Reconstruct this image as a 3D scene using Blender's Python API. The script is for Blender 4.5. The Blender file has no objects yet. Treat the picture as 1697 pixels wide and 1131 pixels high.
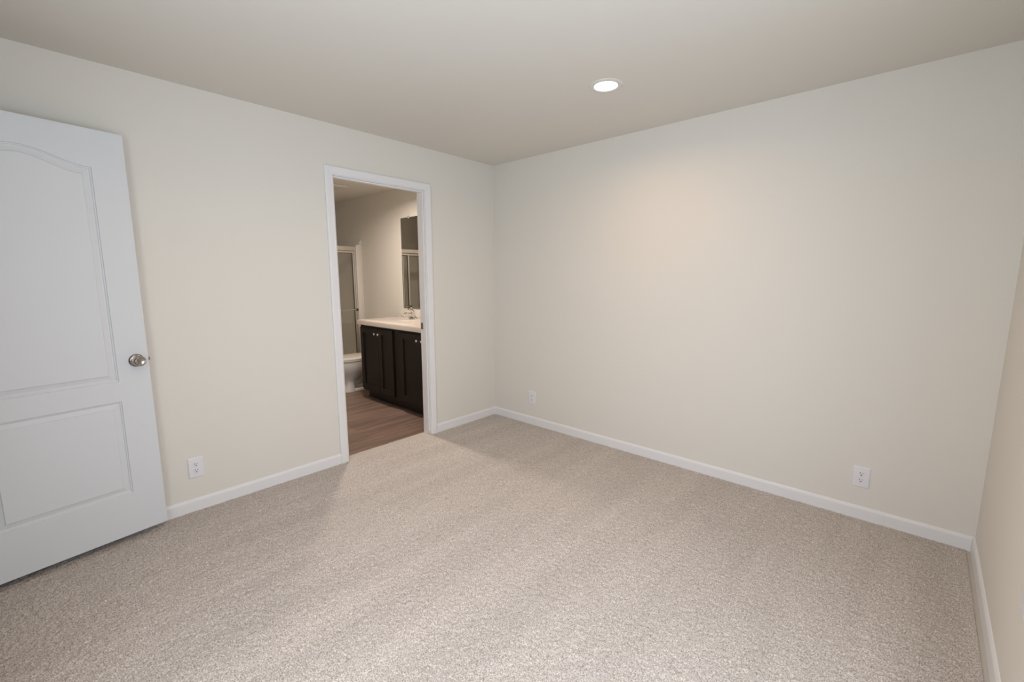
import bpy, bmesh, math, random
from mathutils import Vector, Matrix
import numpy as np

# ------------------------------------------------------------------ camera, sky, exposure
SC = bpy.context.scene
COL = SC.collection
SC.view_settings.view_transform = 'Standard'
SC.view_settings.look = 'None'
SC.view_settings.gamma = 1.0
SC.view_settings.use_curve_mapping = False
SC.view_settings.exposure = 0.0

cam_d = bpy.data.cameras.new('camera')
cam = bpy.data.objects.new('camera', cam_d)
COL.objects.link(cam)
cam_d.sensor_fit = 'HORIZONTAL'
cam_d.sensor_width = 36.0
cam_d.lens = 730.298 * 36.0 / 1697.0
cam_d.clip_start = 0.02
YAW, PITCH, ROLL = math.radians(42.3703), math.radians(-8.27831), math.radians(-0.0728)
fwd = Vector((-math.sin(YAW)*math.cos(PITCH), math.cos(YAW)*math.cos(PITCH), math.sin(PITCH)))
rgt = Vector((math.cos(YAW), math.sin(YAW), 0))
upv = rgt.cross(fwd)
r2 = math.cos(ROLL)*rgt + math.sin(ROLL)*upv
u2 = -math.sin(ROLL)*rgt + math.cos(ROLL)*upv
M = Matrix((r2, u2, -fwd)).transposed().to_4x4()
M.translation = Vector((3.088497, -3.125990, 1.392972))
cam.matrix_world = M
SC.camera = cam

world = bpy.data.worlds.new('sky')
SC.world = world
world.use_nodes = True
wn = world.node_tree
bg = wn.nodes['Background']
bg.inputs['Color'].default_value = (0.72, 0.85, 1.0, 1)
bg.inputs['Strength'].default_value = 1.0

# added area lamps for skylight through two invented windows (both behind the camera)
DAY_COL = (0.79, 0.87, 1.0)
DAY_R, DAY_F = 36.5, 38.5
def added_daylight(loc, rot, w, h, power):
    dl = bpy.data.lights.new('added_daylight', 'AREA')
    dl.shape = 'RECTANGLE'; dl.size = w; dl.size_y = h
    dl.energy = power; dl.color = DAY_COL
    o = bpy.data.objects.new('added_daylight', dl); COL.objects.link(o)
    o.location = loc; o.rotation_euler = rot
if DAY_R: added_daylight((3.62, -2.25, 1.28), (0, math.radians(90), 0), 1.58, 1.25, DAY_R)     # shines toward -x
if DAY_F: added_daylight((2.35, -3.69, 1.28), (math.radians(90), 0, 0), 1.44, 1.58, DAY_F)     # shines toward +y

LAMP_1, LAMP_2 = 4.9, 4.9      # bedroom downlights
BATH_W = 23.8                    # bathroom downlight
LAMP_COL = (1.0, 0.61, 0.32)
BATH_COL = (1.0, 0.875, 0.775)
H = 2.44               # ceiling height
YF = -3.475             # wall behind the camera
def xe(y): return 3.432 + 0.013*y        # right-hand wall, slightly out of square
XB = -3.36             # far end of the bathroom
ZB = -0.014            # bathroom vinyl level

# ------------------------------------------------------------------ helpers
def mat(name, color, rough=0.6, metal=0.0, bump=None, spec=0.5):
    m = bpy.data.materials.new(name); m.use_nodes = True
    nt = m.node_tree; b = nt.nodes['Principled BSDF']
    b.inputs['Base Color'].default_value = (*color, 1)
    b.inputs['Roughness'].default_value = rough
    b.inputs['Metallic'].default_value = metal
    b.inputs['Specular IOR Level'].default_value = spec
    if bump:
        scale, strength, dist = bump
        tc = nt.nodes.new('ShaderNodeTexCoord')
        nz = nt.nodes.new('ShaderNodeTexNoise')
        nz.inputs['Scale'].default_value = scale
        nz.inputs['Detail'].default_value = 3.0
        bp = nt.nodes.new('ShaderNodeBump')
        bp.inputs['Strength'].default_value = strength
        bp.inputs['Distance'].default_value = dist
        nt.links.new(tc.outputs['Object'], nz.inputs['Vector'])
        nt.links.new(nz.outputs['Fac'], bp.inputs['Height'])
        nt.links.new(bp.outputs['Normal'], b.inputs['Normal'])
    return m

def emit(name, color, strength):
    m = bpy.data.materials.new(name); m.use_nodes = True
    nt = m.node_tree
    nt.nodes.remove(nt.nodes['Principled BSDF'])
    e = nt.nodes.new('ShaderNodeEmission')
    e.inputs['Color'].default_value = (*color, 1); e.inputs['Strength'].default_value = strength
    nt.links.new(e.outputs[0], nt.nodes['Material Output'].inputs['Surface'])
    return m

def obj(name, bm, m, parent=None, smooth=False, bevel=None, loc=None):
    me = bpy.data.meshes.new(name)
    bmesh.ops.recalc_face_normals(bm, faces=bm.faces)
    if smooth:
        for f in bm.faces: f.smooth = True
    bm.to_mesh(me); bm.free()
    for mm in (m if isinstance(m, (list, tuple)) else [m]): me.materials.append(mm)
    o = bpy.data.objects.new(name, me); COL.objects.link(o)
    if parent is not None: o.parent = parent
    if loc is not None: o.location = loc
    if bevel:
        md = o.modifiers.new('bevel', 'BEVEL'); md.width = bevel; md.segments = 2
        md.limit_method = 'ANGLE'; md.angle_limit = math.radians(40)
    if smooth:
        md = o.modifiers.new('edges', 'EDGE_SPLIT'); md.split_angle = math.radians(38)
    return o

def empty(name, loc=(0,0,0), rotz=0.0):
    o = bpy.data.objects.new(name, None); COL.objects.link(o)
    o.location = loc; o.rotation_euler = (0, 0, rotz); o.empty_display_size = 0.05
    return o

def tag(o, label, cat, group=None):
    o['label'] = label; o['category'] = cat
    if group: o['group'] = group
    return o

def structure(o, label=None, cat=None):
    o['kind'] = 'structure'
    if label: o['label'] = label
    if cat: o['category'] = cat
    return o

def box(bm, x0, x1, y0, y1, z0, z1):
    v = [bm.verts.new((x, y, z)) for z in (z0, z1) for y in (y0, y1) for x in (x0, x1)]
    for q in ((0,1,3,2), (4,6,7,5), (0,4,5,1), (2,3,7,6), (0,2,6,4), (1,5,7,3)):
        bm.faces.new([v[i] for i in q])

def boxm(*a):
    bm = bmesh.new(); box(bm, *a); return bm

def prism(bm, pts, to3, d0, d1):
    """polygon pts (2-D) swept from depth d0 to d1; to3(a,b,d) -> xyz"""
    A = [bm.verts.new(to3(a, b, d0)) for a, b in pts]
    B = [bm.verts.new(to3(a, b, d1)) for a, b in pts]
    bm.faces.new(A); bm.faces.new(B)
    n = len(pts)
    for i in range(n): bm.faces.new((A[i], A[(i+1) % n], B[(i+1) % n], B[i]))

def loft(bm, rings, cap0=True, cap1=True):
    R_ = [[bm.verts.new(p) for p in r] for r in rings]
    n = len(R_[0])
    for a, b in zip(R_, R_[1:]):
        for i in range(n): bm.faces.new((a[i], a[(i+1) % n], b[(i+1) % n], b[i]))
    if cap0: bm.faces.new(R_[0])
    if cap1: bm.faces.new(R_[-1])

def lathe(bm, prof, fr, n=32, cap0=True, cap1=True):
    """prof: list of (radius, height); fr = (origin, xaxis, yaxis, axis)"""
    o, a, b, c = fr
    rings = []
    for r, h in prof:
        rings.append([o + a*(r*math.cos(2*math.pi*i/n)) + b*(r*math.sin(2*math.pi*i/n)) + c*h for i in range(n)])
    loft(bm, rings, cap0, cap1)

def frame(o, c):
    c = Vector(c).normalized()
    t = Vector((0, 0, 1)) if abs(c.z) < 0.9 else Vector((1, 0, 0))
    a = t.cross(c).normalized(); b = c.cross(a)
    return (Vector(o), a, b, c)

def tube(bm, pts, rad, n=14, squash=None):
    pts = [Vector(p) for p in pts]
    rads = rad if isinstance(rad, (list, tuple)) else [rad]*len(pts)
    rings = []; ref = None
    for i, p in enumerate(pts):
        d = (pts[min(i+1, len(pts)-1)] - pts[max(i-1, 0)]).normalized()
        if ref is None:
            ref = Vector((1, 0, 0)) if abs(d.x) < 0.9 else Vector((0, 0, 1))
        a = (ref - d*ref.dot(d)).normalized(); b = d.cross(a); ref = a
        ra, rb = (rads[i], rads[i]) if squash is None else (rads[i]*squash[0], rads[i]*squash[1])
        rings.append([p + a*(ra*math.cos(2*math.pi*k/n)) + b*(rb*math.sin(2*math.pi*k/n)) for k in range(n)])
    loft(bm, rings)

def sweep(bm, path, prof):
    """path: list of (origin, along-normal-frame) = per station (P, U, V); prof (u, v) points closed"""
    rings = [[Vector(P) + Vector(U)*u + Vector(V)*v for u, v in prof] for P, U, V in path]
    loft(bm, rings)

# ------------------------------------------------------------------ materials
WALL = (0.750, 0.711, 0.641)
M_wall = mat('wall_paint', WALL, 0.75, bump=(170.0, 0.10, 0.002), spec=0.25)
M_ceil = mat('ceiling_paint', (0.725, 0.688, 0.622), 0.85, bump=(120.0, 0.12, 0.002), spec=0.2)
M_trim = mat('white_trim_paint', (0.80, 0.785, 0.775), 0.42, spec=0.4)
M_door = mat('white_door_paint', (0.685, 0.695, 0.705), 0.5, spec=0.35)
# faint moulded wood grain on the door skin
_nt = M_door.node_tree; _b = _nt.nodes['Principled BSDF']
_tc = _nt.nodes.new('ShaderNodeTexCoord'); _mp = _nt.nodes.new('ShaderNodeMapping')
_mp.inputs['Scale'].default_value = (260, 260, 14)
_nz = _nt.nodes.new('ShaderNodeTexNoise'); _nz.inputs['Scale'].default_value = 1.0; _nz.inputs['Detail'].default_value = 3
_bp = _nt.nodes.new('ShaderNodeBump'); _bp.inputs['Strength'].default_value = 0.16; _bp.inputs['Distance'].default_value = 0.0012
_nt.links.new(_tc.outputs['Object'], _mp.inputs['Vector']); _nt.links.new(_mp.outputs[0], _nz.inputs['Vector'])
_nt.links.new(_nz.outputs['Fac'], _bp.inputs['Height']); _nt.links.new(_bp.outputs[0], _b.inputs['Normal'])

M_plate = mat('white_plastic', (0.78, 0.765, 0.775), 0.38)
M_hole = mat('dark_slot', (0.02, 0.018, 0.016), 0.7)
M_nickel = mat('satin_nickel', (0.37, 0.335, 0.30), 0.15, 1.0)
M_chrome = mat('chrome', (0.80, 0.79, 0.78), 0.10, 1.0)
M_steel = mat('dark_strike_steel', (0.28, 0.24, 0.20), 0.35, 1.0)
M_espresso = mat('espresso_wood', (0.0090, 0.0048, 0.0036), 0.42, bump=(60.0, 0.05, 0.002), spec=0.35)
M_counter = mat('cultured_marble', (0.58, 0.525, 0.465), 0.22)
M_china = mat('white_china', (0.70, 0.66, 0.61), 0.12)
M_seat = mat('white_seat_plastic', (0.72, 0.66, 0.58), 0.25)
M_fibre = mat('white_fibreglass', (0.74, 0.70, 0.64), 0.35)
M_alu = mat('brushed_aluminium', (0.72, 0.67, 0.60), 0.30, 0.85)
M_bump = mat('dark_rubber', (0.03, 0.025, 0.02), 0.6)
M_gap = mat('carpet_edge_strip', (0.56, 0.51, 0.445), 0.8)
M_fan = mat('fan_plastic', (0.72, 0.68, 0.62), 0.5)
M_lens = emit('lamp_lens', (1.0, 0.95, 0.86), 6.0)
M_ring = mat('lamp_ring_paint', (0.72, 0.685, 0.63), 0.5)
M_frame = mat('window_vinyl', (0.8, 0.8, 0.8), 0.4)
M_ext = mat('outside_wall', (0.5, 0.5, 0.5), 0.9)

def mirror_mat():
    return mat('mirror_glass', (0.76, 0.75, 0.72), 0.015, 1.0)
M_mirror = mirror_mat()

def thin_glass(name, tint, gl):
    m = bpy.data.materials.new(name); m.use_nodes = True
    nt = m.node_tree; nt.nodes.remove(nt.nodes['Principled BSDF'])
    t = nt.nodes.new('ShaderNodeBsdfTransparent'); t.inputs['Color'].default_value = (*tint, 1)
    g = nt.nodes.new('ShaderNodeBsdfGlossy'); g.inputs['Roughness'].default_value = 0.02
    mx = nt.nodes.new('ShaderNodeMixShader'); mx.inputs['Fac'].default_value = gl
    nt.links.new(t.outputs[0], mx.inputs[1]); nt.links.new(g.outputs[0], mx.inputs[2])
    nt.links.new(mx.outputs[0], nt.nodes['Material Output'].inputs['Surface'])
    return m
M_glass = thin_glass('clear_pane', (0.97, 0.98, 0.98), 0.05)
M_shglass = thin_glass('shower_glass', (0.95, 0.95, 0.93), 0.06)

def vinyl():
    m = bpy.data.materials.new('wood_look_vinyl'); m.use_nodes = True
    nt = m.node_tree; b = nt.nodes['Principled BSDF']; L = nt.links
    tc = nt.nodes.new('ShaderNodeTexCoord')
    mp = nt.nodes.new('ShaderNodeMapping'); mp.inputs['Rotation'].default_value = (0, 0, math.radians(90))
    br = nt.nodes.new('ShaderNodeTexBrick')
    br.inputs['Scale'].default_value = 1.0
    br.inputs['Brick Width'].default_value = 1.2; br.inputs['Row Height'].default_value = 0.152
    br.inputs['Mortar Size'].default_value = 0.0012
    br.inputs['Color1'].default_value = (0.262, 0.180, 0.141, 1)
    br.inputs['Color2'].default_value = (0.210, 0.145, 0.114, 1)
    br.inputs['Mortar'].default_value = (0.13, 0.08, 0.06, 1)
    L.new(tc.outputs['Object'], mp.inputs['Vector']); L.new(mp.outputs[0], br.inputs['Vector'])
    mp2 = nt.nodes.new('ShaderNodeMapping'); mp2.inputs['Scale'].default_value = (15, 1.2, 1)
    nz = nt.nodes.new('ShaderNodeTexNoise'); nz.inputs['Scale'].default_value = 1.0
    nz.inputs['Detail'].default_value = 4; nz.inputs['Roughness'].default_value = 0.62
    L.new(tc.outputs['Object'], mp2.inputs['Vector']); L.new(mp2.outputs[0], nz.inputs['Vector'])
    rp = nt.nodes.new('ShaderNodeValToRGB')
    rp.color_ramp.elements[0].position = 0.30; rp.color_ramp.elements[0].color = (0.60, 0.58, 0.56, 1)
    rp.color_ramp.elements[1].position = 0.66; rp.color_ramp.elements[1].color = (1.18, 1.16, 1.14, 1)
    L.new(nz.outputs['Fac'], rp.inputs['Fac'])
    mx = nt.nodes.new('ShaderNodeMix'); mx.data_type = 'RGBA'; mx.blend_type = 'MULTIPLY'; mx.inputs['Factor'].default_value = 1
    L.new(br.outputs['Color'], mx.inputs[6]); L.new(rp.outputs[0], mx.inputs[7])
    L.new(mx.outputs[2], b.inputs['Base Color'])
    b.inputs['Roughness'].default_value = 0.42
    return m
M_vinyl = vinyl()

def carpet():
    m = bpy.data.materials.new('beige_fleck_carpet'); m.use_nodes = True
    nt = m.node_tree; b = nt.nodes['Principled BSDF']; L = nt.links
    tc = nt.nodes.new('ShaderNodeTexCoord')
    n1 = nt.nodes.new('ShaderNodeTexNoise'); n1.inputs['Scale'].default_value = 205; n1.inputs['Detail'].default_value = 3
    n1.inputs['Roughness'].default_value = 0.7
    L.new(tc.outputs['Object'], n1.inputs['Vector'])
    r1 = nt.nodes.new('ShaderNodeValToRGB'); cr = r1.color_ramp
    cr.elements[0].position = 0.35; cr.elements[0].color = (0.245, 0.210, 0.186, 1)
    cr.elements[1].position = 0.66; cr.elements[1].color = (0.830, 0.765, 0.705, 1)
    e = cr.elements.new(0.47); e.color = (0.500, 0.445, 0.402, 1)
    e = cr.elements.new(0.55); e.color = (0.600, 0.540, 0.492, 1)
    L.new(n1.outputs['Fac'], r1.inputs['Fac'])
    # vacuum tracks: long soft bands of brushed pile
    mp = nt.nodes.new('ShaderNodeMapping'); mp.inputs['Rotation'].default_value = (0, 0, math.radians(3))
    mp.inputs['Scale'].default_value = (6.0, 0.6, 1)
    n2 = nt.nodes.new('ShaderNodeTexNoise'); n2.inputs['Scale'].default_value = 1.0; n2.inputs['Detail'].default_value = 2
    L.new(tc.outputs['Object'], mp.inputs['Vector']); L.new(mp.outputs[0], n2.inputs['Vector'])
    r2_ = nt.nodes.new('ShaderNodeValToRGB')
    r2_.color_ramp.elements[0].position = 0.35; r2_.color_ramp.elements[0].color = (0.965, 0.965, 0.965, 1)
    r2_.color_ramp.elements[1].position = 0.72; r2_.color_ramp.elements[1].color = (1.09, 1.09, 1.09, 1)
    L.new(n2.outputs['Fac'], r2_.inputs['Fac'])
    mx = nt.nodes.new('ShaderNodeMix'); mx.data_type = 'RGBA'; mx.blend_type = 'MULTIPLY'; mx.inputs['Factor'].default_value = 1
    L.new(r1.outputs[0], mx.inputs[6]); L.new(r2_.outputs[0], mx.inputs[7])
    L.new(mx.outputs[2], b.inputs['Base Color'])
    b.inputs['Roughness'].default_value = 0.95
    b.inputs['Specular IOR Level'].default_value = 0.1
    return m
M_carpet = carpet()

# ------------------------------------------------------------------ room shell
JL, JR, JZ = -1.597, -0.819, 2.098       # doorway clear opening: left jamb, right jamb, head
JT = 0.019
yz = lambda a, b, d: (d, a, b)
xz = lambda a, b, d: (a, d, b)

# left wall with the doorway to the bathroom
bm = bmesh.new()
oL, oR, oZ = JL - JT, JR + JT, JZ + JT
prism(bm, [(YF - .1, -.05), (oL, -.05), (oL, oZ), (oR, oZ), (oR, -.05), (0.0, -.05), (0.0, H), (YF - .1, H)], yz, -0.1, 0.0)
structure(obj('wall_left', bm, M_wall), 'cream painted wall with the open doorway to the bathroom', 'wall')
# back wall (the long plain one)
bm = boxm(-0.1, 3.56, 0.0, 0.1, -.05, H)
structure(obj('wall_back', bm, M_wall), 'long plain cream wall right of the doorway', 'wall')
# right-hand wall with an added, unseen window behind the camera
WY0, WY1, WZ0, WZ1 = -2.90, -1.60, 0.46, 2.10
bm = bmesh.new()
def rw(a, b, d): return (xe(a) + d, a, b)
for pts in ([(YF - .1, -.05), (WY0, -.05), (WY0, H), (YF - .1, H)], [(WY1, -.05), (0.0, -.05), (0.0, H), (WY1, H)],
            [(WY0, -.05), (WY1, -.05), (WY1, WZ0), (WY0, WZ0)], [(WY0, WZ1), (WY1, WZ1), (WY1, H), (WY0, H)]):
    prism(bm, pts, rw, 0.0, 0.12)
bmesh.ops.remove_doubles(bm, verts=bm.verts, dist=1e-5)
structure(obj('wall_right', bm, M_wall), 'cream wall at the right edge of the view', 'wall')
# wall behind the camera, with the opening of the open door
DX0, DX1, DZ = 0.215, 0.985, 2.11
bm = bmesh.new()
FX0, FX1 = 1.60, 3.10
prism(bm, [(0.0, -.05), (DX0, -.05), (DX0, DZ), (DX1, DZ), (DX1, -.05), (FX0, -.05), (FX0, H), (0.0, H)], xz, YF - .1, YF)
prism(bm, [(FX1, -.05), (3.56, -.05), (3.56, H), (FX1, H)], xz, YF - .1, YF)
prism(bm, [(FX0, -.05), (FX1, -.05), (FX1, WZ0), (FX0, WZ0)], xz, YF - .1, YF)
prism(bm, [(FX0, WZ1), (FX1, WZ1), (FX1, H), (FX0, H)], xz, YF - .1, YF)
structure(obj('wall_front', bm, M_wall))
# hall beyond the open door
bm = bmesh.new()
box(bm, -0.2, 1.5, -5.0, -4.9, -.05, H); box(bm, -0.2, -0.1, -4.9, YF - .1, -.05, H); box(bm, 1.5, 1.6, -5.0, YF - .1, -.05, H)
structure(obj('wall_hall', bm, M_wall))
structure(obj('floor_hall', boxm(-0.1, 1.5, -4.9, YF - .1, -.05, -0.002), M_carpet))
structure(obj('ceiling_hall', boxm(-0.2, 1.6, -5.0, YF - .1, H, H + .1), M_ceil))

# bathroom shell
SY = -1.52      # shower alcove width
bm = boxm(XB - .1, -0.1, 0.0, 0.1, -.05, H)
structure(obj('wall_bathroom_back', bm, M_wall), 'bathroom wall behind the mirror and vanity', 'wall')
bm = bmesh.new()
box(bm, XB - .1, XB, -1.9, 0.0, -.05, H)
structure(obj('wall_bathroom_left', bm, M_wall))
bm = bmesh.new()
box(bm, XB, -0.1, -1.9, -1.8, -.05, H); box(bm, XB, -2.50, -1.8, SY - .02, -.05, H)
structure(obj('wall_bathroom_front', bm, M_wall))
structure(obj('ceiling_bathroom', boxm(XB - .1, -0.1, -1.9, 0.1, H, H + .1), M_ceil), 'bathroom ceiling seen through the doorway', 'ceiling')
structure(obj('floor_bathroom', boxm(XB, -0.088, -1.8, 0.0, -.05, ZB), M_vinyl), 'brown wood look plank floor of the bathroom', 'floor')

# bedroom ceiling (with round cut-outs left to the recessed lamps' trims)
LIGHTS = [(1.7105, -0.842), (1.7105, -2.62)]
bm = bmesh.new()
box(bm, -0.1, 3.56, YF - .1, 0.1, H, H + .1)
structure(obj('ceiling', bm, M_ceil), 'flat cream ceiling with one recessed lamp lit', 'ceiling')

# carpet: a dense loop-pile height field
def build_carpet():
    st = 0.0062
    rng = np.random.default_rng(5)
    xs = np.arange(-0.088, 3.43, st); ys = np.arange(YF, 0.0 + st, st)
    nx, ny = len(xs), len(ys)
    X, Y = np.meshgrid(xs, ys, indexing='ij')
    h = rng.random((nx, ny))
    h = 0.62*h + 0.19*np.roll(h, 1, 0) + 0.19*np.roll(h, 1, 1)
    Z = (h - 0.5)*0.0085
    edge = np.minimum(np.minimum(X, -Y), 3.40 + 0.013*Y - X)          # pile is trimmed short along the walls
    Z *= np.clip(0.35 + edge/0.05, 0.35, 1.0)
    Xe = 3.432 + 0.013*Y - 0.027
    X = np.minimum(X + (rng.random((nx, ny)) - .5)*st*.7, Xe)
    Y = np.clip(Y + (rng.random((nx, ny)) - .5)*st*.7, YF, -0.004)
    V = np.stack([X, Y, Z], -1).reshape(-1, 3)
    I, J = np.meshgrid(np.arange(nx-1), np.arange(ny-1), indexing='ij')
    cx, cy = xs[I] + st/2, ys[J] + st/2
    keep = (cx > 0.004) | ((cy > JL) & (cy < JR))
    keep &= cx < 3.43 + 0.013*cy - 0.022
    I, J = I[keep], J[keep]
    a = I*ny + J
    F = np.stack([a, a + ny, a + ny + 1, a + 1], -1)
    me = bpy.data.meshes.new('floor')
    me.vertices.add(len(V)); me.vertices.foreach_set('co', V.ravel().astype(np.float32))
    me.loops.add(F.size); me.loops.foreach_set('vertex_index', F.ravel().astype(np.int32))
    me.polygons.add(len(F)); me.polygons.foreach_set('loop_start', (np.arange(len(F))*4).astype(np.int32))
    me.update(calc_edges=True); me.validate()
    me.polygons.foreach_set('use_smooth', np.ones(len(me.polygons), dtype=bool))
    bmx = bmesh.new(); bmx.from_mesh(me)
    bmesh.ops.delete(bmx, geom=[v for v in bmx.verts if not v.link_faces], context='VERTS')
    box(bmx, -0.088, 3.545, YF, 0.0, -.05, -.012)       # pad under the pile
    bmx.to_mesh(me); bmx.free()
    me.materials.append(M_carpet)
    o = bpy.data.objects.new('floor', me); COL.objects.link(o)
    return structure(o, 'beige flecked pile carpet with vacuum tracks', 'carpet')
build_carpet()
# pale strip between the carpet edge and the right-hand baseboard
bm = bmesh.new()
prism(bm, [(YF, -0.012), (0.0, -0.012), (0.0, -0.003), (YF, -0.003)], rw, -0.034, -0.006)
structure(obj('trim_1', bm, M_gap), 'thin beige strip between carpet and right baseboard', 'trim')

# baseboards: profile (depth from wall, height)
BH = 0.077
BP = [(0, -.01), (.012, -.01), (.012, .060), (.0105, .066), (.0075, .071), (.004, .0755), (0, BH)]
bm = bmesh.new()
CO_L, CO_R = JL - .005 - .0577, JR + .005 + .0577       # outer casing edges
sweep(bm, [((0, YF, 0), (1, 0, 0), (0, 0, 1)), ((0, CO_L, 0), (1, 0, 0), (0, 0, 1))], BP)
structure(obj('baseboard_left', bm, M_trim), 'white baseboard between the open door and the doorway casing', 'baseboard')
bm = bmesh.new()
sweep(bm, [((0, CO_R, 0), (1, 0, 0), (0, 0, 1)), ((0, 0, 0), (1, -1, 0), (0, 0, 1))], BP)
structure(obj('baseboard_left', bm, M_trim), 'short white baseboard between doorway casing and room corner', 'baseboard')
XJ = 3.078
bm = bmesh.new()
sweep(bm, [((0, 0, 0), (1, -1, 0), (0, 0, 1)), ((XJ - .0003, 0, 0), (0, -1, 0), (0, 0, 1))], BP)
sweep(bm, [((XJ + .0003, 0, 0), (0, -1, 0), (0, 0, 1)), ((3.432, 0, 0), (-1, -1, 0), (0, 0, 1))], BP)
structure(obj('baseboard_back', bm, M_trim), 'long white baseboard under the plain back wall with a butt joint', 'baseboard')
bm = bmesh.new()
sweep(bm, [((xe(0), 0, 0), (-1, -1, 0), (0, 0, 1)), ((xe(YF), YF, 0), (-1, 0, 0), (0, 0, 1))], [(d*.85, z) for d, z in BP])
structure(obj('baseboard_right', bm, M_trim), 'white baseboard under the right-hand wall', 'baseboard')

# ------------------------------------------------------------------ doorway casing, jambs, stop
CW = .0577
CP = [(0, 0), (0, .009), (.003, .0115), (.008, .0125), (.012, .0115), (.016, .0125), (.040, .0155), (.050, .0155), (.0555, .013), (CW, .009), (CW, 0)]   # (out from inner edge, depth)
i0, i1, iz = JL - .005, JR + .005, JZ + .005
bm = bmesh.new()
sweep(bm, [((0, i0, -.01), (0, -1, 0), (1, 0, 0)), ((0, i0, iz), (0, -1, 1), (1, 0, 0)),
           ((0, i1, iz), (0, 1, 1), (1, 0, 0)), ((0, i1, -.01), (0, 1, 0), (1, 0, 0))], CP)
casing = structure(obj('trim_2', bm, M_trim), 'white casing and jamb around the bathroom doorway', 'door frame')
bm = bmesh.new()
box(bm, -.1, 0, JL - JT, JL, -.02, JZ + JT)
obj('jamb', bm, M_trim, casing)
bm = bmesh.new(); box(bm, -.1, 0, JR, JR + JT, -.02, JZ + JT)
jr = obj('jamb', bm, M_trim, casing)
obj('head_jamb', boxm(-.1, 0, JL, JR, JZ, JZ + JT), M_trim, casing)
SX0, SX1, ST = -.050, -.012, .011
obj('door_stop', boxm(SX0, SX1, JL, JL + ST, .03, JZ), M_trim, casing, bevel=.003)
obj('door_stop', boxm(SX0, SX1, JR - ST, JR, .03, JZ), M_trim, casing, bevel=.003)
obj('door_stop', boxm(SX0, SX1, JL + ST, JR - ST, JZ - ST, JZ), M_trim, casing, bevel=.003)
sp = obj('strike_plate', boxm(-.0985, -.066, JR - .0016, JR + .001, .940, .997), M_steel, jr, bevel=.0008)
sp['label'] = 'dark metal strike plate'
# casing on the bathroom side
bm = bmesh.new()
sweep(bm, [((-.1, i0, ZB), (0, -1, 0), (-1, 0, 0)), ((-.1, i0, iz), (0, -1, 1), (-1, 0, 0)),
           ((-.1, i1, iz), (0, 1, 1), (-1, 0, 0)), ((-.1, i1, ZB), (0, 1, 0), (-1, 0, 0))], CP)
structure(obj('trim_3', bm, M_trim))

# ------------------------------------------------------------------ open bedroom door (moulded two-panel, arch top)
DO = Vector((0.0873297, -2.7245583, 0.0332546))
DD = Vector((0.16741451, -0.98588584, 0.0012203))
DU = Vector((0.00207953, 0.00159089, 0.99999657))
DN = DU.cross(DD); DN = -DN if DN.x < 0 else DN
DM = Matrix((DD, DN, DU)).transposed().to_4x4(); DM.translation = DO
DW, DH, DT = 0.750, 2.0598, 0.035

def panel_loop(s0, s1, hb, ht, rise, o, n=28):
    a, b, lo = s0 + o, s1 - o, hb + o
    pts = [(a, lo), (b, lo)]
    if rise == 0:
        return pts + [(b, ht - o), (a, ht - o)]
    for i in range(n + 1):
        t = i / n
        s = b + (a - b)*t
        w = abs(2*t - 1)                    # 1 at the corners, 0 at the crown
        k = 0.5 + 0.5*math.cos(math.pi*min(1, w/0.96))
        pts.append((s, ht - o + rise*k))
    return pts

def door_leaf():
    bm = bmesh.new()
    panels = [(.132, .618, .829, 1.883, .053), (.132, .618, .227, .726, 0)]
    prof = [(0, 0), (.0020, -.0045), (.006, -.0055), (.009, -.0092), (.014, -.0100), (.034, -.0042), (.0365, -.0008), (.0385, -.0004)]
    edges = []
    def ring(pts, d):
        vs = [bm.verts.new((s, d, h)) for s, h in pts]
        return vs
    def loop_edges(vs): return [bm.edges.new((vs[i], vs[(i+1) % len(vs)])) for i in range(len(vs))]
    outer = ring([(0, 0), (DW, 0), (DW, DH), (0, DH)], 0.0)
    edges += loop_edges(outer)
    firsts = []
    for p in panels:
        r0 = ring(panel_loop(*p, 0), 0.0); firsts.append(r0); edges += loop_edges(r0)
    bmesh.ops.triangle_fill(bm, use_beauty=True, use_dissolve=False, edges=edges, normal=(0, 1, 0))
    for p, r0 in zip(panels, firsts):
        prev = r0
        for o, d in prof[1:]:
            cur = ring(panel_loop(*p, o), d)
            for i in range(len(cur)):
                bm.faces.new((prev[i], prev[(i+1) % len(cur)], cur[(i+1) % len(cur)], cur[i]))
            prev = cur
        bm.faces.new(prev)
    back = [bm.verts.new((s, -DT, h)) for s, h in ((0, 0), (DW, 0), (DW, DH), (0, DH))]
    bm.faces.new(back)
    for i in range(4): bm.faces.new((outer[i], outer[(i+1) % 4], back[(i+1) % 4], back[i]))
    return bm
door = obj('door_1', door_leaf(), M_door)
door.matrix_world = DM
structure(door, 'white moulded two panel door standing open against the left wall', 'door')
KS, KZ = 0.052, 0.929
fr = (Vector((KS, 0, KZ)), Vector((1, 0, 0)), Vector((0, 0, 1)), Vector((0, 1, 0)))
bm = bmesh.new()
lathe(bm, [(.0335, 0), (.0335, .003), (.031, .0065), (.024, .009), (.0165, .0105), (.0135, .0125), (.0125, .026), (.0135, .029),
           (.020, .033), (.0252, .039), (.0268, .046), (.0258, .053), (.0222, .0575), (.0195, .0585), (.017, .0572), (.010, .0560), (.003, .0556)], fr, 40)
knob = obj('door_knob', bm, M_nickel, door, smooth=True)
knob['label'] = 'round satin nickel door knob'
bm = bmesh.new()
lathe(bm, [(.0032, 0), (.0032, .0010)], (Vector((KS + .0245, .0083, KZ)), Vector((1, 0, 0)), Vector((0, 0, 1)), Vector((.35, 1, 0)).normalized()), 12)
obj('rosette_screw', bm, M_hole, knob)
bm = bmesh.new()
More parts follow.
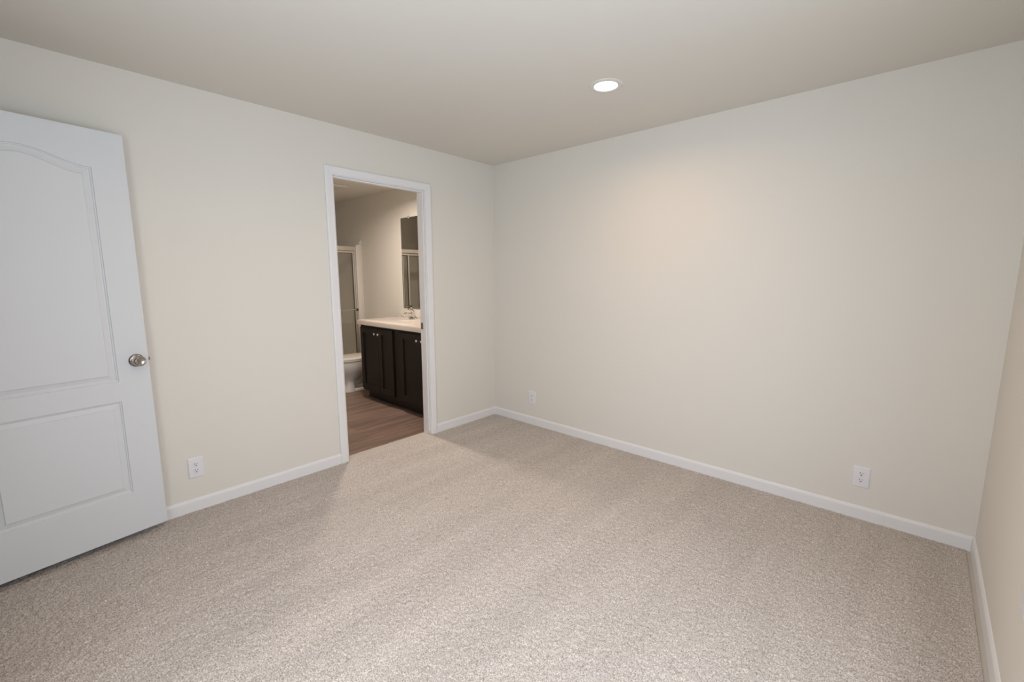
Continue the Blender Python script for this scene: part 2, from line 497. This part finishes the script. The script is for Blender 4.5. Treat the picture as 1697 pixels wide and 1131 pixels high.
prism(bm, [(-.0005, -.0295), (-.0005, -.0065), (-.004, -.0065), (-.0105, -.012), (-.0105, -.022), (-.004, -.0295)], lambda a, b, d: (a, b, d), KZ - .008, KZ + .008)
obj('door_latch', bm, M_steel, door)
bm = boxm(-.0012, .0005, -.030, -.006, KZ - .028, KZ + .028)
obj('latch_plate', bm, M_nickel, door)
for hz in (.20, 1.03, 1.86):
    bm = bmesh.new()
    lathe(bm, [(.006, -.045), (.006, .045)], (Vector((DW + .004, .003, hz)), Vector((1, 0, 0)), Vector((0, 1, 0)), Vector((0, 0, 1))), 14)
    obj('door_hinge', bm, M_nickel, door)

# casing of the opening the door belongs to (behind the camera)
bm = bmesh.new()
sweep(bm, [((DX0, YF, -.01), (-1, 0, 0), (0, 1, 0)), ((DX0, YF, DZ), (-1, 0, 1), (0, 1, 0)),
           ((DX1, YF, DZ), (1, 0, 1), (0, 1, 0)), ((DX1, YF, -.01), (1, 0, 0), (0, 1, 0))], CP)
structure(obj('trim_4', bm, M_trim))

# ------------------------------------------------------------------ unseen windows behind the camera, invented to carry the light
def ring_frame(bm, y0, y1, z0, z1, w, d0, d1):
    for pts in ([(y0, z0), (y1, z0), (y1, z0 + w), (y0, z0 + w)], [(y0, z1 - w), (y1, z1 - w), (y1, z1), (y0, z1)],
                [(y0, z0 + w), (y0 + w, z0 + w), (y0 + w, z1 - w), (y0, z1 - w)], [(y1 - w, z0 + w), (y1, z0 + w), (y1, z1 - w), (y1 - w, z1 - w)]):
        prism(bm, pts, rw, d0, d1)
bm = bmesh.new(); ring_frame(bm, WY0, WY1, WZ0, WZ1, .05, .05, .11)
ym = (WY0 + WY1)/2
prism(bm, [(ym - .025, WZ0 + .05), (ym + .025, WZ0 + .05), (ym + .025, WZ1 - .05), (ym - .025, WZ1 - .05)], rw, .055, .10)
win = structure(obj('added_window_1', bm, M_frame), 'added unseen white vinyl slider window in the right-hand wall', 'window')
bm = bmesh.new(); prism(bm, [(WY0 + .05, WZ0 + .05), (WY1 - .05, WZ0 + .05), (WY1 - .05, WZ1 - .05), (WY0 + .05, WZ1 - .05)], rw, .078, .082)
obj('pane', bm, M_glass, win)

def fw(a, b, d): return (a, YF - d, b)
bm = bmesh.new()
for pts in ([(FX0, WZ0), (FX1, WZ0), (FX1, WZ0 + .05), (FX0, WZ0 + .05)], [(FX0, WZ1 - .05), (FX1, WZ1 - .05), (FX1, WZ1), (FX0, WZ1)],
            [(FX0, WZ0 + .05), (FX0 + .05, WZ0 + .05), (FX0 + .05, WZ1 - .05), (FX0, WZ1 - .05)],
            [(FX1 - .05, WZ0 + .05), (FX1, WZ0 + .05), (FX1, WZ1 - .05), (FX1 - .05, WZ1 - .05)],
            [(2.325, WZ0 + .05), (2.375, WZ0 + .05), (2.375, WZ1 - .05), (2.325, WZ1 - .05)]):
    prism(bm, pts, fw, .045, .095)
win2 = structure(obj('added_window_2', bm, M_frame), 'added unseen white vinyl slider window behind the viewpoint', 'window')  # invented second window, added to even out the light
obj('pane', boxm(FX0 + .05, FX1 - .05, YF - .072, YF - .068, WZ0 + .05, WZ1 - .05), M_glass, win2)

# ------------------------------------------------------------------ outlets
def outlet_parts():
    """local frame: x along the wall, -y out of the wall, z up"""
    root = empty('wall_outlet')
    bm = bmesh.new()
    w, h = .0398, .0625
    def rr(hw, hh, r, y, n=5):
        pts = []
        for cx, cz, a0 in ((hw - r, hh - r, 0), (-hw + r, hh - r, 90), (-hw + r, -hh + r, 180), (hw - r, -hh + r, 270)):
            for i in range(n + 1):
                a = math.radians(a0 + 90*i/n); pts.append(Vector((cx + r*math.cos(a), y, cz + r*math.sin(a))))
        return pts
    loft(bm, [rr(w, h, .003, 0), rr(w, h, .003, -.0016), rr(w - .0012, h - .0012, .003, -.0036), rr(w - .0042, h - .0042, .003, -.0062), rr(w - .006, h - .006, .003, -.0064)])
    obj('cover_plate', bm, M_plate, root, smooth=True)
    for s in (1, -1):
        cz = s*.0195
        bm = bmesh.new()
        def face(r, y, n=36):
            pts = []
            for i in range(n):
                a = 2*math.pi*i/n
                pts.append(Vector((r*math.cos(a), y, cz + max(-.0142, min(.0142, r*math.sin(a))))))
            return pts
        loft(bm, [face(.0172, -.0058), face(.0172, -.0078), face(.0165, -.0084)], cap0=False)
        rc = obj('receptacle', bm, M_plate, root)
        bm = bmesh.new()
        box(bm, -.0078, -.0050, -.0088, -.0080, cz + .0005, cz + .0090)
        box(bm, .0050, .0074, -.0088, -.0080, cz + .0015, cz + .0080)
        lathe(bm, [(.0032, .0080), (.0032, .0088)], (Vector((0, 0, cz - .0070)), Vector((1, 0, 0)), Vector((0, 0, 1)), Vector((0, -1, 0))), 14)
        obj('contact_slots', bm, M_hole, rc)
    bm = bmesh.new()
    lathe(bm, [(.0032, .006), (.0032, .0072), (.0022, .0079)], (Vector((0, 0, 0)), Vector((1, 0, 0)), Vector((0, 0, 1)), Vector((0, -1, 0))), 16)
    obj('screw', bm, M_plate, root, smooth=True)
    return root

def copy_tree(o, parent=None):
    c = o.copy(); COL.objects.link(c)
    if parent is not None: c.parent = parent
    for ch in list(o.children): copy_tree(ch, c)
    return c

proto = outlet_parts()
spots = [((0.0, -2.552, 0.2665), math.radians(90), 'white duplex wall outlet on the left wall beside the open door'),
         ((0.4965, 0.0, 0.2590), 0.0, 'white duplex wall outlet near the far room corner'),
         ((2.9576, 0.0, 0.2510), 0.0, 'white duplex wall outlet near the right end of the plain wall')]
for i, (loc, rz, lab) in enumerate(spots):
    o = proto if i == 0 else copy_tree(proto)
    o.location = loc; o.rotation_euler = (0, 0, rz)
    tag(o, lab, 'outlet', 'duplex wall outlets')
# blank cover plate on the right-hand wall, mostly outside the view
def rrect(hw, hh, r, y, n=5):
    return [Vector((cx + r*math.cos(math.radians(a0 + 90*i/n)), y, cz + r*math.sin(math.radians(a0 + 90*i/n))))
            for cx, cz, a0 in ((hw - r, hh - r, 0), (-hw + r, hh - r, 90), (-hw + r, -hh + r, 180), (hw - r, -hh + r, 270)) for i in range(n + 1)]
wp = empty('wall_plate', (xe(-1.236), -1.236, 0.4585), math.radians(-90) - .013)
tag(wp, 'blank white wall plate cut off by the right edge of the view', 'wall plate')
bm = bmesh.new()
loft(bm, [rrect(.0398, .0625, .002, 0), rrect(.0398, .0625, .002, -.0012), rrect(.0375, .060, .002, -.0030), rrect(.034, .0565, .002, -.0048), rrect(.032, .0545, .002, -.0050)])
obj('cover_plate', bm, M_plate, wp, smooth=True)
for sz in (-.030, .030):
    bm = bmesh.new()
    lathe(bm, [(.0032, .0045), (.0032, .0054), (.0022, .0060)], (Vector((0, 0, sz)), Vector((1, 0, 0)), Vector((0, 0, 1)), Vector((0, -1, 0))), 16)
    obj('screw', bm, M_plate, wp, smooth=True)

# ------------------------------------------------------------------ recessed lamps
def recessed(x, y, label, power, color, group='recessed ceiling lamps', lens_r=.064):
    root = empty('recessed_light', (x, y, H)); tag(root, label, 'ceiling light', group)
    bm = bmesh.new()
    f = (Vector((0, 0, 0)), Vector((1, 0, 0)), Vector((0, -1, 0)), Vector((0, 0, -1)))
    q = lens_r - .064
    lathe(bm, [(.093 + q, 0), (.0925 + q, .002), (.088 + q, .0045), (.074 + q, .0055), (lens_r + .003, .0045), (lens_r, .003), (lens_r, 0)], f, 56, cap0=False, cap1=False)
    obj('trim_ring', bm, M_ring, root, smooth=True)
    bm = bmesh.new()
    lathe(bm, [(lens_r, 0), (lens_r, .0028), (lens_r*.6, .0036), (.004, .0040)], f, 48)
    obj('lens', bm, M_lens, root, smooth=True)['label'] = 'glowing white lens'
    ld = bpy.data.lights.new('downlight', 'AREA'); ld.shape = 'DISK'; ld.size = lens_r*2
    ld.energy = power; ld.color = color; ld.spread = math.radians(160)
    lo = bpy.data.objects.new('downlight', ld); COL.objects.link(lo); lo.parent = root; lo.location = (0, 0, -.006)
    return root
recessed(*LIGHTS[0], 'lit round recessed lamp in the bedroom ceiling', LAMP_1, LAMP_COL)
recessed(*LIGHTS[1], 'second recessed lamp of the bedroom ceiling, behind the viewpoint', LAMP_2, LAMP_COL)
recessed(-1.05, -0.83, 'recessed lamp over the bathroom vanity, hidden above the doorway head', BATH_W, BATH_COL, lens_r=.085)

# ------------------------------------------------------------------ bathroom: vanity
VX0, VX1, VY = -1.605, -0.115, -0.568        # body left, right, front face
van = empty('vanity_cabinet', (-0.87, -0.28, ZB)); tag(van, 'dark espresso vanity cabinet with shaker doors below the white countertop', 'cabinet')
van_inv = Matrix.Translation((0.87, 0.28, -ZB))
def vobj(name, bm, m, parent=van, **k):
    if parent is van: bm.transform(van_inv)
    return obj(name, bm, m, parent, **k)
bm = bmesh.new()                                        # hollow carcass: sides, bottom, back, face frame
for b_ in ((VX0, VX0 + .016, VY, -.002, .092, .857), (VX1 - .016, VX1, VY, -.002, .092, .857),
           (VX0 + .016, VX1 - .016, VY, -.002, .092, .110), (VX0 + .016, VX1 - .016, -.010, -.002, .110, .70),
           (VX0 + .016, VX1 - .016, VY, VY + .02, .826, .857), (VX0 + .016, VX1 - .016, VY, VY + .02, .110, .130),
           (-.955, -.785, VY, VY + .02, .130, .826), (VX0 + .016, -1.572, VY, VY + .02, .130, .826), (-.160, VX1 - .016, VY, VY + .02, .130, .826)):
    box(bm, *b_)
bmesh.ops.remove_doubles(bm, verts=bm.verts, dist=1e-5)
vobj('body', bm, M_espresso)
bm = bmesh.new(); box(bm, VX0 + .004, VX1, VY + .068, -.01, ZB, .092)
vobj('toe_kick', bm, M_espresso)
bm = bmesh.new()
prism(bm, [(VY + .053, ZB), (VY + .068, ZB), (VY + .068, ZB + .018), (VY + .060, ZB + .016), (VY + .055, ZB + .010)], lambda a, b, d: (d, a, b), VX0 + .004, VX1)
vobj('shoe_moulding', bm, M_espresso)
def shaker(x0, x1, z0, z1):
    bm = bmesh.new()
    y0, t, fw = VY, .019, .062
    def loop(o, y): return [Vector((x0 + o, y, z0 + o)), Vector((x1 - o, y, z0 + o)), Vector((x1 - o, y, z1 - o)), Vector((x0 + o, y, z1 - o))]
    loft(bm, [loop(0, y0), loop(0, y0 - t + .002), loop(.002, y0 - t), loop(fw, y0 - t), loop(fw + .001, y0 - t + .010), loop(fw + .004, y0 - t + .011)])
    return bm
Z0, Z1 = .112, .832
doors = [(-1.590, -1.218, 1), (-1.212, -.935, -1), (-.800, -.438, 1), (-.432, -.140, -1)]
for x0, x1, side in doors:
    bm = shaker(x0, x1, Z0, Z1); bm.transform(van_inv)
    d = obj('cabinet_door', bm, M_espresso, van)
    kx = (x1 - .036) if side > 0 else (x0 + .036)
    bm = bmesh.new()
    lathe(bm, [(.0062, 0), (.0055, .004), (.0052, .011), (.008, .015), (.0128, .0195), (.0142, .0235), (.0128, .0275), (.007, .030), (.001, .0306)],
          (Vector((kx, VY - .019, .772)), Vector((1, 0, 0)), Vector((0, 0, 1)), Vector((0, -1, 0))), 24)
    bm.transform(van_inv)
    obj('knob', bm, M_chrome, d, smooth=True)['label'] = 'small round chrome knob'

# countertop with integral oval basin and rims
CX0, CX1, CY0, CZ = -1.630, -0.102, -0.596, 0.910
def counter():
    bm = bmesh.new()
    bx, by, ra, rb = -0.87 - .03, -.315, .235, .165
    n = 72
    def outer_pt(a):
        c, s = math.cos(a), math.sin(a)
        tx = ((CX1 - .006 - bx)/c if c > 0 else (CX0 + .006 - bx)/c) if abs(c) > 1e-9 else 1e9
        ty = ((-.004 - by)/s if s > 0 else (CY0 + .006 - by)/s) if abs(s) > 1e-9 else 1e9
        t = min(tx, ty); return (bx + c*t, by + s*t)
    A = []
    corners = [math.atan2(yy - by, xx - bx) % (2*math.pi) for xx in (CX0 + .006, CX1 - .006) for yy in (CY0 + .006, -.004)]
    angs = [2*math.pi*i/n for i in range(n)]
    for c in corners:
        k = min(range(n), key=lambda i: abs(angs[i] - c)); angs[k] = c
    rings = []
    def clampo(x, y, e): return (max(CX0 + .006 - e, min(CX1 - .006 + e, x)), max(CY0 + .006 - e, min(-.004 + e*.5, y)))
    out = [outer_pt(a) for a in angs]
    def grow(e):
        return [(x + (e if x > CX1 - .0065 else -e if x < CX0 + .0065 else 0), y + (e*.4 if y > -.0045 else -e if y < CY0 + .0065 else 0)) for x, y in out]
    rings.append([Vector((x, y, CZ - .052)) for x, y in grow(.006)])
    rings.append([Vector((x, y, CZ - .008)) for x, y in grow(.006)])
    rings.append([Vector((x, y, CZ - .002)) for x, y in grow(.0035)])
    rings.append([Vector((x, y, CZ)) for x, y in grow(0)])
    for k, z in ((1.10, 0), (1.06, .003), (1.02, .003), (.98, 0), (.92, -.02), (.78, -.07), (.55, -.105), (.25, -.118), (.06, -.12)):
        rings.append([Vector((bx + ra*k*math.cos(a), by + rb*k*math.sin(a), CZ + z)) for a in angs])
    loft(bm, rings)
    return bm
ct = obj('countertop', counter(), M_counter, smooth=True)
tag(ct, 'white cultured marble countertop with moulded basin on the dark vanity', 'countertop')
bm = boxm(CX0 + .002, CX1 - .002, -.018, -.0008, CZ - .01, CZ + .012)
obj('back_rim', bm, M_counter, ct, bevel=.004)
bm = bmesh.new(); lathe(bm, [(.022, 0), (.020, .003), (.004, .002)], (Vector((-.90, -.315, CZ - .1195)), Vector((1, 0, 0)), Vector((0, 1, 0)), Vector((0, 0, 1))), 24)
obj('drain', bm, M_chrome, ct, smooth=True)

# faucet: single-lever centreset on a long base
FX, FY = -1.235, -.104
fau = empty('faucet', (FX, FY, CZ + .0006)); tag(fau, 'chrome single lever faucet at the back of the white countertop', 'faucet')
bm = bmesh.new()
def oval(hw, hd, z, n=40, e=2.6):
    pts = []
    for i in range(n):
        a = 2*math.pi*i/n; c, s = math.cos(a), math.sin(a)
        pts.append(Vector((hw*math.copysign(abs(c)**(2/e), c), hd*math.copysign(abs(s)**(2/e), s), z)))
    return pts
loft(bm, [oval(.080, .027, 0), oval(.080, .027, .008), oval(.070, .024, .016), oval(.045, .023, .022), oval(.031, .025, .034), oval(.027, .026, .055), oval(.024, .024, .068), oval(.016, .016, .074)])
obj('base', bm, M_chrome, fau, smooth=True)
bm = bmesh.new()
tube(bm, [(0, -.008, .040), (0, -.035, .052), (0, -.070, .060), (0, -.105, .062), (0, -.122, .058)], [.023, .020, .018, .0165, .0145], 18)
tube(bm, [(0, -.116, .060), (0, -.117, .044)], [.0095, .0095], 14)
obj('spout', bm, M_chrome, fau, smooth=True)
bm = bmesh.new()
tube(bm, [(0, .002, .066), (0, .000, .080), (0, -.012, .094), (0, -.045, .110), (0, -.062, .114)], [.026, .026, .020, .013, .012], 18, squash=(1.0, .85))
obj('lever', bm, M_chrome, fau, smooth=True)
bm = bmesh.new()
tube(bm, [(.0, .022, .018), (.0, .022, .048)], [.0022, .0022], 8)
lathe(bm, [(.002, 0), (.005, .003), (.005, .007), (.002, .009)], (Vector((0, .022, .047)), Vector((1, 0, 0)), Vector((0, 1, 0)), Vector((0, 0, 1))), 12)
obj('drain_rod', bm, M_chrome, fau, smooth=True)

# mirror with clips
MX0, MX1, MZ0, MZ1 = -1.566, -0.16, 1.018, 2.090
mir = obj('mirror', boxm(MX0, MX1, -.0065, -.0015, MZ0, MZ1), M_mirror)
tag(mir, 'frameless rectangular mirror on the wall above the vanity', 'mirror')
for cx, top in ((-1.402, 1), (-.87, 1), (-.32, 1), (-1.402, 0), (-.32, 0)):
    z = MZ1 if top else MZ0
    s = 1 if top else -1
    bm = bmesh.new()
    box(bm, cx - .009, cx + .009, -.0105, -.0070, z - s*.012 if s > 0 else z - .014, z + .014 if s > 0 else z + .012)
    box(bm, cx - .009, cx + .009, -.0105, 0.0, min(z + s*.001, z + s*.014), max(z + s*.001, z + s*.014))
    obj('mirror_clip', bm, M_plate, mir, bevel=.001)

# ------------------------------------------------------------------ toilet
TX = -2.06
toi = empty('toilet', (TX, -.35, ZB)); tag(toi, 'white two piece toilet with closed lid left of the vanity', 'toilet')
tinv = Matrix.Translation((0, .35, 0))
def tobj(name, bm, m, **k):
    bm.transform(tinv); return obj(name, bm, m, toi, smooth=True, **k)
def egg(z, yf, yb, hw, n=44, back=2.6):
    """closed outline, front (yf) rounder, back squarer"""
    yc = yf + (yb - yf)*.46
    pts = []
    for i in range(n):
        a = 2*math.pi*i/n; c, s = math.cos(a), math.sin(a)
        e = 2.0 if s < 0 else back
        x = hw*math.copysign(abs(c)**(2/e), c)
        y = yc + (yc - yf if s < 0 else yb - yc)*math.copysign(abs(s)**(2/e), s)
        pts.append(Vector((x, y, z)))
    return pts
bm = bmesh.new()
loft(bm, [egg(0, -.625, -.46, .112), egg(.030, -.620, -.46, .110), egg(.060, -.608, -.465, .104), egg(.120, -.604, -.462, .104), egg(.165, -.612, -.440, .108),
          egg(.195, -.645, -.350, .124), egg(.222, -.680, -.24, .146), egg(.262, -.710, -.19, .168), egg(.320, -.726, -.17, .178), egg(.360, -.730, -.165, .180), egg(.381, -.730, -.165, .180), egg(.385, -.722, -.17, .174)])
loft(bm, [egg(0, -.60, -.10, .112, back=4), egg(.018, -.60, -.10, .112, back=4), egg(.030, -.59, -.105, .100, back=4)])
tube(bm, [(0, -.50, .10), (0, -.44, .085), (0, -.385, .10), (0, -.345, .15), (0, -.30, .20), (0, -.24, .19), (0, -.205, .13), (0, -.20, .02)], [.036, .038, .038, .038, .042, .05, .052, .056], 20)
tobj('bowl', bm, M_china)
bm = bmesh.new()
loft(bm, [egg(.387, -.732, -.205, .181, back=3.2), egg(.390, -.737, -.20, .185, back=3.2), egg(.399, -.737, -.20, .185, back=3.2), egg(.402, -.733, -.203, .181, back=3.2)])
tobj('seat', bm, M_seat)
bm = bmesh.new()
loft(bm, [egg(.405, -.732, -.20, .181, back=3.2), egg(.408, -.737, -.197, .185, back=3.2), egg(.420, -.736, -.197, .184, back=3.2), egg(.429, -.725, -.202, .174, back=3.2), egg(.433, -.69, -.22, .14, back=3)])
tobj('lid', bm, M_seat)
bm = bmesh.new()
def rbox(z, hw, y0, y1, r=.03, n=6):
    pts = []
    for cx, cy, a0 in ((hw - r, y1 - r, 0), (-hw + r, y1 - r, 90), (-hw + r, y0 + r, 180), (hw - r, y0 + r, 270)):
        for i in range(n + 1):
            a = math.radians(a0 + 90*i/n); pts.append(Vector((cx + r*math.cos(a), cy + r*math.sin(a), z)))
    return pts
loft(bm, [rbox(.375, .18, -.19, -.02), rbox(.40, .195, -.198, -.016), rbox(.735, .215, -.205, -.012)])
tank = tobj('tank', bm, M_china)
bm = bmesh.new()
loft(bm, [rbox(.737, .22, -.212, -.010), rbox(.757, .222, -.214, -.009), rbox(.768, .212, -.205, -.014)])
bm.transform(tinv); obj('tank_lid', bm, M_china, tank, smooth=True)
bm = bmesh.new()
lathe(bm, [(.012, 0), (.012, .008), (.006, .010)], (Vector((-.15, -.204, .68)), Vector((1, 0, 0)), Vector((0, 0, 1)), Vector((0, -1, 0))), 16)
tube(bm, [(-.15, -.216, .68), (-.10, -.218, .674), (-.075, -.218, .670)], [.006, .006, .005], 10)
bm.transform(tinv); obj('flush_lever', bm, M_chrome, tank, smooth=True)

# ------------------------------------------------------------------ shower with sliding glass doors
SXF = -2.55
sh = empty('shower', (-2.95, -.76, ZB)); tag(sh, 'framed sliding glass shower at the far end of the bathroom', 'shower')
sinv = Matrix.Translation((2.95, .76, -ZB))
def sobj(name, bm, m, parent=sh, **k):
    bm.transform(sinv); return obj(name, bm, m, parent, **k)
ST_ = 1.875
bm = bmesh.new()
box(bm, XB, XB + .02, SY, 0.0, .05, ST_)                       # back panel
box(bm, XB + .02, SXF, -.02, -.0005, .05, ST_)                 # side panel at the mirror wall
box(bm, XB + .02, SXF, SY, SY + .02, .05, ST_)
box(bm, XB + .02, XB + .065, SY + .02, -.02, .05, .88)          # lower half stands forward: a ledge
box(bm, XB + .02, XB + .115, -.30, -.02, 1.30, 1.325)           # corner shelf
sur = sobj('surround', bm, M_fibre, bevel=.006)
bm = bmesh.new()
box(bm, SXF, SXF + .016, -.016, -.0005, ZB, ST_)                # flange edge on the mirror wall
box(bm, SXF + .002, SXF + .030, -.010, -.0005, ZB, ST_ + .012)
bm.transform(sinv); obj('edge_flange', bm, M_fibre, sur, bevel=.003)
for c0, c1 in ((-.075, -.016), (SY, SY + .06)):
    bm = boxm(SXF - .05, SXF + .018, c0, c1, .10, 1.825)        # front columns of the surround
    bm.transform(sinv); obj('front_column', bm, M_fibre, sur, bevel=.006)
bm = bmesh.new()
box(bm, XB + .02, SXF + .02, SY, -.0005, ZB, .05)
box(bm, SXF - .07, SXF + .02, SY, -.0005, .05, .135)
sobj('shower_pan', bm, M_fibre, bevel=.01)
yA, yB = -.076, SY + .061
bm = bmesh.new(); box(bm, SXF - .045, SXF + .012, yB, yA, 1.742, 1.800)
box(bm, SXF - .045, SXF + .016, yB, yA, 1.742, 1.752)
sobj('header_rail', bm, M_alu, bevel=.003)
bm = bmesh.new(); box(bm, SXF - .045, SXF + .012, yA - .024, yA, .135, 1.742)
sobj('wall_jamb', bm, M_alu, bevel=.002)
bm = bmesh.new(); box(bm, SXF - .045, SXF + .012, yB, yB + .024, .135, 1.742)
sobj('wall_jamb', bm, M_alu, bevel=.002)
bm = bmesh.new(); box(bm, SXF - .045, SXF + .012, yB + .024, yA - .024, .135, .160)
sobj('bottom_track', bm, M_alu, bevel=.002)
def glass_door(x, y0, y1):
    bm = bmesh.new(); bw = .020
    box(bm, x - .010, x + .010, y0, y0 + bw, .165, 1.738); box(bm, x - .010, x + .010, y1 - bw, y1, .165, 1.738)
    box(bm, x - .010, x + .010, y0 + bw, y1 - bw, .165, .190); box(bm, x - .010, x + .010, y0 + bw, y1 - bw, 1.713, 1.738)
    d = sobj('glass_door', bm, M_alu, bevel=.002)
    bm = bmesh.new(); box(bm, x - .003, x + .003, y0 + bw, y1 - bw, .190, 1.713)
    bm.transform(sinv); obj('pane', bm, M_shglass, d)
    bm = bmesh.new(); g = .007
    box(bm, x - .006, x + .006, y0 + bw, y0 + bw + g, .190, 1.713); box(bm, x - .006, x + .006, y1 - bw - g, y1 - bw, .190, 1.713)
    box(bm, x - .006, x + .006, y0 + bw + g, y1 - bw - g, 1.713 - g, 1.713)
    bm.transform(sinv); obj('gasket', bm, M_bump, d)
    return d
d1 = glass_door(SXF - .004, -.787, yA - .026)
glass_door(SXF - .030, yB + .026, -.690)
bm = bmesh.new()
tube(bm, [(SXF + .045, -.755, .955), (SXF + .045, -.125, .955)], [.0045, .0045], 12)
bm.transform(sinv); tb = obj('towel_bar', bm, M_alu, d1, smooth=True)
for y in (-.765, -.112):
    bm = bmesh.new(); box(bm, SXF + .006, SXF + .056, y - .009, y + .009, .942, .968)
    bm.transform(sinv); obj('towel_bar_bracket', bm, M_bump, d1, bevel=.003)

# exhaust fan in the bathroom ceiling
fan = empty('exhaust_fan', (-2.00, -.61, H)); tag(fan, 'square exhaust fan grille in the bathroom ceiling', 'fan')
bm = bmesh.new(); box(bm, -.13, .13, -.13, .13, -.022, 0)
obj('grille_frame', bm, M_fan, fan, bevel=.006)
for i in range(9):
    y = -.10 + i*.025
    obj('louvre', boxm(-.105, .105, y - .005, y + .005, -.026, -.0221), M_fan, fan)
